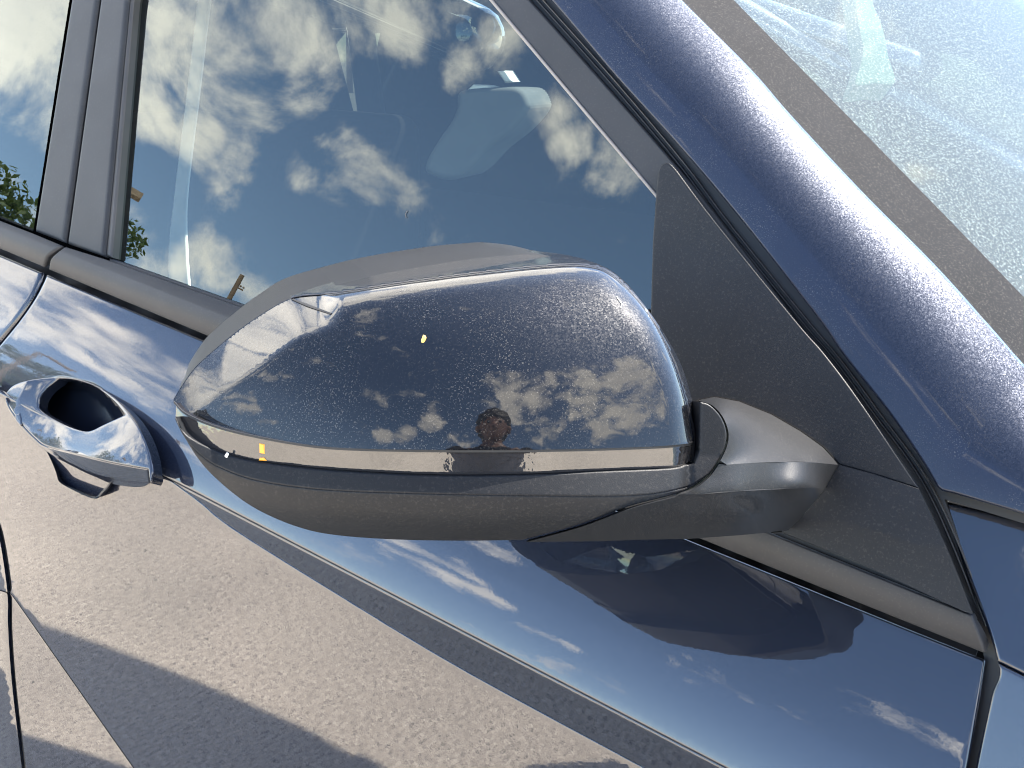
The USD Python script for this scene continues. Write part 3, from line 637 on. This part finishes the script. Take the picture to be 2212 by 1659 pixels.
dome_low = [(1570, 1004), (1640, 999), (1700, 998), (1758, 999), (1812, 1004)]
D_dome = tps([(x, y, _s((x, y), o)) for (x, y), o in zip(dome_top, (-0.034, -0.032, -0.028, -0.021, -0.014, -0.008, -0.003))] + [(x, y, arm(x)) for x, y in dome_low] +
             [(1572, 945, 0.533), (1555, 900, 0.546)])
band_low = [(1470, 1068), (1511, 1068), (1597, 1061), (1680, 1057), (1758, 1053), (1782, 1056)]
D_band = tps([(x, y, arm(x)) for x, y in dome_low] + [(x, y, arm(x) - 0.006) for x, y in band_low[:-1]] + [(1782, 1056, _s((1782, 1056), -0.006)), (1540, 1030, arm(1540) - 0.003)])
under_low = [(1130, 1171), (1300, 1169), (1382, 1166), (1489, 1164), (1600, 1156), (1661, 1150), (1704, 1144)]
D_under = tps([(x, y, arm(x) - 0.006) for x, y in band_low[:-1]] + [(1782, 1056, _s((1782, 1056), -0.006)), (1728, 1122, _s((1728, 1122), -0.010)), (1704, 1144, _s((1704, 1144), -0.010))] + [(1360, 1098, arm(1360) - 0.004), (1250, 1138, arm(1250) + 0.006), (1130, 1170, arm(1130) + 0.022)] +
              [(x, y, arm(x) + 0.034) for x, y in under_low[2:-2]] + [(x, 1110, arm(x) + 0.005) for x in (1480, 1560, 1620)])
def D_lower(P):
    return D_sail(P) - 0.002 - 0.00003 * np.clip(P[:, 1] - np.interp(P[:, 0], [1812, 1892, 1983], [1004, 1026, 1058]), -30, 120)
sail_edge = smooth_line([(1460, 366), (1548, 482), (1719, 693), (1785, 770), (1865, 878), (1986, 1056)], 8)
sail_poly = sm((1418, 395), (1422, 366), (1432, 353), (1446, 352), (1460, 366)) + [tuple(p) for p in sail_edge[1:]] + [(1892, 1027), (1812, 1004)] + dome_top[::-1] + [(1496, 872), (1470, 860), (1408, 850), (1404, 700), (1409, 520)]
lower_poly = [(1812, 1004), (1892, 1026), (1986, 1057)] + sm((1986, 1057), (2050, 1195), (2102, 1326)) + [(2085, 1322), (1850, 1213), (1690, 1150), (1704, 1144), (1728, 1122), (1782, 1057)]
fa = norm(FWD + np.array([0, .4, 0]))
SF = lambda D: (lambda P: at_depth(P, D(P)))
foot = sheet('mirror_foot', M_PLASTIC, mirror,
    facet(sail_poly, SF(lambda P: D_sail(P) + 0.0), roll=5, spacing=12, thick=0.006, away=fa),
    facet(dome_top[:-1] + dome_low[::-1] + [(x + 4, y) for x, y in seam_m if 870 < y < 1000], SF(D_dome), roll=0, spacing=7, thick=0.006, away=fa),
    facet(dome_low + band_low[::-1] + [(x + 4, y + 2) for x, y in seam_m if 1000 <= y < 1062][0:], SF(D_band), roll=0, spacing=7, thick=0.006, away=fa),
    facet(band_low + [(1728, 1122)] + under_low[::-1] + [(x + 3, y + 3) for x, y in seam_m if y > 1070], SF(D_under), roll=0, spacing=7, thick=0.006, away=fa),
    facet(lower_poly, SF(D_lower), roll=0, spacing=8, thick=0.006, away=fa))
ledge = [(1690, 1150), (1850, 1211), (2085, 1320), (2102, 1326), (2108, 1338), (2085, 1334), (1850, 1226), (1650, 1152)]
sheet('foot_gasket', M_RUBBER, mirror, facet(ledge, surf_y(y_glass(-0.012)), roll=2, spacing=6, thick=0.006, depth=0.65))
mg = Polygon(shell_poly).buffer(-100)
_aw = norm(np.array([-0.75, 0.62, -0.1]))
sheet('bezel', M_PLASTIC, mirror, facet(list(shell_poly.buffer(-4).exterior.coords)[:-1], lambda P: at_depth(P, D_shell(P)) + _aw * 0.054, spacing=20, thick=0.07, away=_aw, holes=[list(mg.buffer(3).exterior.coords)], flat_normals=True))
sheet('mirror_glass', M_MIRROR, mirror, facet(list(mg.exterior.coords)[:-1], lambda P: at_depth(P, D_shell(P)) + norm(np.array([-0.75, 0.62, -0.1])) * 0.0565, spacing=40, thick=0.002, away=norm(np.array([-0.75, 0.62, -0.1])), flat_normals=True))

# ------------------------------------------------------------------ rest of the car: shade, cabin, far side
YC = 0.80                                           # centre line
def prism_x(yz, x0, x1):
    pg = Polygon(yz); m = trimesh.creation.extrude_polygon(pg, x1 - x0)
    v = m.vertices.copy(); m.vertices = np.c_[v[:, 2] + x0, v[:, 0], v[:, 1]]; m.fix_normals(); return m
tub = prism_x([(0.03, 0.86), (0.0, 0.82), (0.0, 0.25), (0.06, 0.2), (1.54, 0.2), (1.62, 0.5), (1.62, 0.82), (1.6, 0.97), (1.52, 0.97), (1.48, 0.5), (0.10, 0.5), (0.07, 0.86)], -2.1, -0.02)
solid('cabin_floor', tub, M_CABIN, car)
nose = prism_x([(0.03, 0.86), (0.0, 0.80), (0.0, 0.25), (0.06, 0.2), (1.54, 0.2), (1.6, 0.5), (1.6, 0.80), (1.5, 0.92), (1.2, 0.97), (0.4, 0.97), (0.1, 0.92)], -0.02, 1.1)
solid('bonnet', nose, M_PAINT, car)
tail = prism_x([(0.03, 0.9), (-0.04, 0.80), (-0.04, 0.25), (0.06, 0.2), (1.54, 0.2), (1.64, 0.5), (1.64, 0.80), (1.57, 0.95), (1.5, 1.0), (0.1, 1.0)], -2.8, -2.1)
solid('tail', tail, M_PAINT, car)
rt = prism_x([(0.20, 1.36), (0.24, 1.43), (0.5, 1.48), (1.1, 1.48), (1.36, 1.43), (1.40, 1.36), (1.36, 1.36), (1.1, 1.44), (0.5, 1.44), (0.24, 1.36)], -2.35, -0.95)
solid('roof', rt, M_PAINT, car)
for y0, y1 in ((0.155, 0.205), (1.445, 1.395)):
    solid('roof_rail', to_tm(hull(((-0.62, y0, 1.30), 0.03), ((-1.0, y1, 1.41), 0.035)) + hull(((-1.0, y1, 1.41), 0.035), ((-2.35, y1, 1.41), 0.045))), M_PAINT, car)
solid('bonnet_side', prism_x([(0.02, 0.80), (-0.03, 0.86), (0.03, 0.95), (0.2, 0.99), (0.3, 0.97), (0.2, 0.8)], 0.14, 1.1), M_PAINT, car)
for y0, y1 in ((0.152, 0.23), (1.37, 1.448)): solid('roof_side', box((-2.36, y0, 1.345), (-0.98, y1, 1.475), 0.02), M_PAINT, car)
for y0, y1 in ((0.06, 0.24), (1.54, 1.36)):
    solid('roof_post', to_tm(hull(((-2.05, y0, 0.98), 0.04), ((-1.95, y1, 1.40), 0.035)) + hull(((-2.65, y0, 0.98), 0.06), ((-2.3, y1, 1.40), 0.05))), M_PAINT, car)
solid('far_pillar', to_tm(hull(((-0.12, 1.55, 0.98), 0.03), ((-1.0, 1.36, 1.42), 0.03))), M_PAINT, car)
solid('far_post', to_tm(hull(((-1.15, 1.55, 0.98), 0.045), ((-1.25, 1.36, 1.40), 0.04))), M_CABIN, car)
solid('dashboard', box((-0.42, 0.14, 0.62), (0.0, 1.46, 0.93), 0.03), M_CABIN, car)
solid('rear_bench', box((-2.1, 0.2, 0.5), (-1.75, 1.4, 1.15), 0.05), M_CABIN, car)
M_TINT = glass('tinted_far_glass', (0.035, 0.04, 0.042), 1.6)
solid('far_window', box((-2.3, 1.50, 0.96), (-0.12, 1.506, 1.42)), M_TINT, car, smooth=False)
solid('cabin_rear_wall', prism_x([(0.08, 0.9), (1.54, 0.9), (1.36, 1.40), (0.24, 1.40)], -2.12, -2.06), M_CABIN, car)
solid('headlining', prism_x([(0.24, 1.37), (0.5, 1.405), (1.1, 1.405), (1.36, 1.37), (1.1, 1.415), (0.5, 1.415)], -2.1, -0.95), M_CABIN, car)
inner = belt_run(-380, 2120, -34) + [(2080, 1500), (2030, 1900), (-380, 1900)]
sheet('door_inner', M_DARK, front_door, facet(inner, surf_y(lambda p: np.where(p[:, 2] > ZB(p[:, 0]), 0.02 + TAU * (p[:, 2] - ZB(p[:, 0])), y_upper(p) * (p[:, 2] > ZC(p[:, 0])) + CRE_Y * (p[:, 2] <= ZC(p[:, 0])) + 0.045)), spacing=40, thick=0.003, depth=0.8))
# far seat seen through the glass
seat_poly = sm((985, 205), (1000, 192), (1070, 186), (1120, 190), (1140, 215), (1138, 240), (1100, 285), (1050, 325), (985, 385), (925, 376), (917, 352), (945, 300), (972, 262), (985, 232))
seat = sheet('front_seat', M_SEAT, car, facet(seat_poly, lambda P: on_plane(P, np.array([0, 0.95, 0]), norm(np.array([0.45, -1, 0.15]))), roll=14, spacing=12, thick=0.10, depth=2.0, away=np.array([-0.3, 1, 0])))
solid('seat_base', box((-1.25, 0.9, 0.45), (-0.7, 1.38, 0.78), 0.05), M_CABIN, car)
for q in ([(1073, 153), (1091, 152), (1107, 176), (1090, 178)],): sheet('headrest_post', M_BELT, seat, facet(q, lambda P: on_plane(P, np.array([0, 0.96, 0]), norm(np.array([0.45, -1, 0.15]))), roll=4, spacing=5, thick=0.02, depth=2.0, away=np.array([0, 1, 0])))
for q in ([(1010, 193), (1022, 182), (1048, 183), (1070, 190), (1068, 193), (1012, 198)],): sheet('headrest_post', M_BELT, seat, facet(q, lambda P: on_plane(P, np.array([0, 0.96, 0]), norm(np.array([0.45, -1, 0.15]))), roll=3, spacing=5, thick=0.02, depth=2.0, away=np.array([0, 1, 0])))
bl = smooth_line([(445, -200), (425, 0), (402, 200), (375, 420), (362, 560), (372, 665), (385, 760)]); br = smooth_line([(480, -200), (452, 0), (428, 200), (402, 420), (402, 540), (410, 640), (425, 760)])
sheet('seat_belt', M_BELT, car, facet([tuple(p) for p in bl] + [tuple(p) for p in br[::-1]], lambda P: on_y(P, lambda p: 0.13 + 0.42 * (p[:, 2] - 1.0)), roll=3, spacing=9, thick=0.002, depth=1.2))
sb = sm((1838, -60), (1858, 60), (1866, 105), (1860, 140), (1850, 180), (1892, 178), (1934, 176), (1920, 120), (1908, 60), (1885, 0), (1875, -60))
sheet('mirror_stem', M_STEM, car, facet(sb, lambda P: on_plane(P, WP - WN * 0.25, WN), roll=4, spacing=9, thick=0.03, depth=1.0, away=-WN))

# ------------------------------------------------------------------ specks on the mirror
def speck(name, label, px, D, m, size):
    c = at_depth(np.array([px], float), D)[0]
    b = trimesh.creation.icosphere(2, 1.0); v = b.vertices
    b.vertices = (RIGHT * v[:, :1] * size[0] + UP * v[:, 1:2] * size[1] + FWD * v[:, 2:3] * 0.0006 + RIGHT * (0.3 * size[0] * np.sin(3 * v[:, 1:2]))) + c
    tag(solid(name, b, m, None, smooth=True), label, 'speck')
capD = lambda p: float(((surf_cap(np.array([p], float)) - CAM) @ FWD)[0])
def lint(label, px, base):
    P = np.array(px, float); p3 = base(P) - norm(rays(P)) * 0.0006
    tag(solid('lint_thread', tube(smooth_line(p3, 0.002), 0.00022, 6), M_CHIP if 'pale' in label else M_BARK, None, smooth=True), label, 'lint')
lint('pale curled thread of lint near the top right of the mirror cap', [(1332, 640), (1337, 648), (1343, 656), (1341, 664)], surf_cap)
lint('short dark bit of lint on the front window below the middle cloud', [(880, 455), (876, 462), (877, 470)], surf_y(y_glass(0.0115)))
speck('pollen_speck', 'small yellow speck stuck on the dark blue mirror cap', (915, 733), capD((915, 733)) - 0.0004, M_POLLEN, (0.0011, 0.0022))
speck('stone_chip', 'tiny white chip on the black housing just under the strip', (490, 983), float(D_hb(np.array([(490, 986.0)]))[0]) - 0.0006, M_CHIP, (0.0009, 0.0013))

# ------------------------------------------------------------------ photographer, seen in the mirror cap
def person():
    h = norm(np.array([FWD[0], FWD[1], 0])); s = np.array([h[1], -h[0], 0]); up = np.array([0, 0, 1.0])
    feet = CAM * [1, 1, 0] - h * 0.44
    at = lambda f, r, z: feet + h * f + s * r + up * z
    root = thing('person', 'person in a black top holding up a phone to photograph the mirror', 'person')
    B = manifold3d.Manifold
    def chain(*j): return B.batch_boolean([hull(a, b) for a, b in zip(j[:-1], j[1:])], manifold3d.OpType.Add)
    hands = {}
    body = [hull((at(0, -.10, 1.0), .12), (at(0, .10, 1.0), .12), (at(-.01, -.08, 1.15), .11), (at(-.01, .08, 1.15), .11)),
            hull((at(-.01, -.09, 1.15), .115), (at(-.01, .09, 1.15), .115), (at(.0, -.11, 1.34), .11), (at(.0, .11, 1.34), .11)),
            hull((at(0, -.11, 1.34), .105), (at(0, .11, 1.34), .105), (at(-.01, 0, 1.48), .06)),
            hull((at(-.01, 0, 1.44), .058), (at(.015, 0, 1.56), .052)),
            hull((at(.02, 0, 1.66), .088), (at(.035, 0, 1.60), .070), (at(.055, 0, 1.555), .045)), hull((at(.10, 0, 1.63), .014), (at(.118, 0, 1.61), .013), (at(.10, 0, 1.60), .018)),
            hull((at(.02, -.085, 1.64), .018), (at(.01, -.09, 1.61), .014)), hull((at(.02, .085, 1.64), .018), (at(.01, .09, 1.61), .014))]
    ph = CAM - FWD * 0.008
    for k in (-1, 1):
        body.append(chain((at(0, k * .19, 1.42), .058), (at(.10, k * .245, 1.20), .044), (ph - FWD * .03 + RIGHT * k * .10 - UP * .045, .030)))
        body.append(chain((at(0, k * .09, .96), .095), (at(.03, k * .10, .52), .060), (at(-.01, k * .11, .09), .042)))
        body.append(hull((at(-.04, k * .115, .05), .045), (at(.17, k * .13, .035), .032)))
        palm = ph - FWD * .018 + RIGHT * k * .088 - UP * .02
        body.append(hull((palm - UP * .02, .018), (palm + UP * .02, .016)))
        for i in range(4):                          # four fingers round the back of the phone, thumb in front of the face side
            a = palm + UP * (.022 - .015 * i) ; b = a + FWD * .012 + RIGHT * k * .006; c = a + FWD * .014 - RIGHT * k * (.016 + .004 * (i == 1))
            body.append(chain((a, .0085), (b + FWD * .002, .0080), (c + FWD * .008, .0070)))
        body.append(chain((palm + UP * .02 - FWD * .012, .0095), (palm + UP * .035 - FWD * .014 - RIGHT * k * .012, .0088), (palm + UP * .03 - FWD * .006 - RIGHT * k * .032, .0080)))
    m = to_tm(B.batch_boolean(body, manifold3d.OpType.Add).refine_to_length(0.03))
    trimesh.smoothing.filter_taubin(m, iterations=6)
    solid('body', m, M_SKIN, root, smooth=True)
    top = [hull((at(0, -.10, .95), .135), (at(0, .10, .95), .135), (at(-.01, -.09, 1.15), .128), (at(-.01, .09, 1.15), .128)),
           hull((at(-.01, -.09, 1.15), .128), (at(-.01, .09, 1.15), .128), (at(0, -.12, 1.34), .122), (at(0, .12, 1.34), .122)),
           hull((at(0, -.12, 1.34), .118), (at(0, .12, 1.34), .118), (at(-.01, 0, 1.455), .068))]
    for k in (-1, 1): top.append(chain((at(0, k * .19, 1.42), .070), (at(.10, k * .245, 1.20), .056), (at(.17, k * .215, 1.215), .050)))
    t = to_tm(B.batch_boolean(top, manifold3d.OpType.Add).refine_to_length(0.03)); trimesh.smoothing.filter_taubin(t, iterations=5)
    solid('shirt', t, M_CLOTH, root, smooth=True)
    legs = [hull((at(0, -.09, .96), .115), (at(0, .09, .96), .115))]
    for k in (-1, 1): legs.append(chain((at(0, k * .09, .94), .108), (at(.03, k * .10, .52), .075), (at(-.01, k * .11, .09), .06)))
    l = to_tm(B.batch_boolean(legs, manifold3d.OpType.Add).refine_to_length(0.04)); trimesh.smoothing.filter_taubin(l, iterations=5)
    solid('trousers', l, M_JEANS, root, smooth=True)
    hr = hull((at(.012, 0, 1.70), .102), (at(-.03, 0, 1.64), .095), (at(-.02, 0, 1.58), .07)) - hull((at(.12, 0, 1.62), .075), (at(.08, 0, 1.53), .08))
    r = to_tm(hr.refine_to_length(0.02)); v = r.vertices; import meshkit
    r.vertices = v + norm(v - at(0, 0, 1.65)) * ((meshkit.noise(v * 45) - 0.5) * 0.02)[:, None]
    solid('hair', r, M_HAIR, root, smooth=True)
    for k in (-1, 1):
        e = trimesh.creation.icosphere(1, 0.011); e.apply_translation(at(.098, k * .032, 1.645)); solid('eye', e, M_HAIR, root, smooth=True)
    mo = trimesh.creation.icosphere(2, 1.0); mv = mo.vertices; mo.vertices = at(.092, 0, 1.572) + s * mv[:, :1] * .022 + up * mv[:, 1:2] * .006 + h * mv[:, 2:3] * .008
    solid('mouth', mo, M_BARK, root, smooth=True)
    phone = thing('phone', 'black phone held level in the hands of the photographer', 'phone')
    def slab(w, hh, d, c):
        return to_tm(hull(*[((c + RIGHT * a * w + UP * b * hh + FWD * e * d), 0.002) for a in (-1, 1) for b in (-1, 1) for e in (-1, 1)]))
    c0 = CAM - FWD * 0.0095 - RIGHT * 0.052 - UP * 0.018
    solid('phone_case', slab(.070, .034, .002, c0), M_BLACK_GLOSS, phone)
    solid('screen', slab(.064, .030, .0003, c0 - FWD * 0.005), M_BLACK_GLOSS, phone)
    ring = tube([CAM - FWD * 0.0075, CAM - FWD * 0.0055], 0.005, 20); solid('camera_lens', ring, M_DARK, phone)
person()

# ------------------------------------------------------------------ the place around, seen in the glass and the paint
def tree(name, label, x, y, height, radius, seed, group=None, n=5200):
    rng = np.random.default_rng(seed); root = thing(name, label, 'tree', group)
    th = height * 0.42
    lean = rng.normal(0, 0.15, 2)
    trunk = [tube([(x, y, -0.1), (x + lean[0] * .3, y + lean[1] * .3, th * .5), (x + lean[0], y + lean[1], th)], [.2, .16, .12])]
    centres = []
    for i in range(11):
        a = rng.uniform(0, 2 * np.pi); rr = radius * math.sqrt(rng.uniform(0.05, 0.75)); z = height * rng.uniform(0.42, 0.86)
        c = np.array([x + rr * math.cos(a), y + rr * math.sin(a), z]); centres.append((c, radius * rng.uniform(.34, .56)))
        trunk.append(tube([(x + lean[0], y + lean[1], th * rng.uniform(.7, 1)), (c + [x, y, th]) / 2 + [0, 0, .2], c], [.09, .06, .03], 7))
    centres.append((np.array([x, y, height * .84]), radius * .45))
    solid('trunk', trimesh.util.concatenate(trunk), M_BARK, root, smooth=True)
    V = []
    w = np.array([r ** 2 for _, r in centres]); idx = rng.choice(len(centres), n, p=w / w.sum())
    for i in idx:
        c, r = centres[i]; d = norm(rng.normal(size=3)); p = c + d * r * [1, 1, .8] * rng.uniform(.55, 1.08); s_ = rng.uniform(.07, .15)
        a = norm(np.cross(d + rng.normal(0, .6, 3), rng.normal(size=3))); b = np.cross(norm(d + rng.normal(0, .5, 3)), a)
        V.append([p - a * s_, p + b * s_ * .6, p + a * s_, p - b * s_ * .6])
    V = np.array(V).reshape(-1, 3); k = 4 * np.arange(n); F = np.vstack([np.c_[k, k + 1, k + 2], np.c_[k, k + 2, k + 3]])
    solid('crown', trimesh.Trimesh(V, F, process=False), M_LEAF, root, smooth=False)
def spot(az, dist): a = math.radians(az); return CAM[0] - 1.0 + dist * math.sin(a), dist * math.cos(a)
x, y = spot(-119.3, 27); tree('broadleaf_tree', 'tall dark green tree mirrored in the rear door window', x, y, 8.6, 2.3, 3)
x, y = spot(-125.6, 31); tree('broadleaf_tree', 'small rounded tree mirrored at the lower left corner of the front window', x, y, 10.6, 1.9, 8)
for i, (x, y, h, lab) in enumerate(((-3.5, -34, 6.4, 'left'), (1.0, -36, 7.0, 'middle'), (5.6, -33, 6.0, 'right'))):
    tree('broadleaf_tree', f'{dict(left="low", middle="tallest", right="squat")[lab]} tree of the three mirrored as a dark line in the front wing', x, y, h, 2.6, 20 + i, 'trees mirrored in the front wing', 3500)
x, y = spot(-123.55, 20)
lp = thing('street_lamp', 'flat box lamp on a pole mirrored at the left edge of the front window', 'lamp post')
solid('post', tube([(x, y, 0), (x, y, 6.98)], [.07, .05], 14), M_LAMP, lp)
ar = norm(np.array([-0.55, 0.84, 0])) if False else norm(np.array([spot(-126, 20)[0] - x, spot(-126, 20)[1] - y, 0]))
hb = trimesh.creation.box((0.62, 0.30, 0.12)); R = np.eye(4); R[:3, 0], R[:3, 1] = ar, np.cross([0, 0, 1], ar); hb.apply_transform(R); hb.apply_translation(np.array([x, y, 7.02]) + ar * 0.42)
solid('lamp_head', hb, M_LAMP, lp); solid('arm', tube([(x, y, 6.95), np.array([x, y, 7.0]) + ar * .2], .035, 10), M_LAMP, lp)
x, y = spot(-132.2, 38)
up_ = thing('utility_pole', 'slim wooden utility pole mirrored low in the front window', 'pole')
solid('post', tube([(x, y, 0), (x, y, 11.6)], [.12, .09], 12), M_WOODPOLE, up_)
for z, L in ((11.1, .28), (10.2, .22)):
    d = norm(np.array([y, -x, 0])); solid('crossarm', tube([np.array([x, y, z]) - d * L, np.array([x, y, z]) + d * L * .2], .03, 8), M_WOODPOLE, up_)
    for t_ in (-.9, -.5): ins = trimesh.creation.icosphere(1, .045); ins.apply_translation(np.array([x, y, z + .1]) + d * L * t_); solid('insulator', ins, M_LAMP, up_)
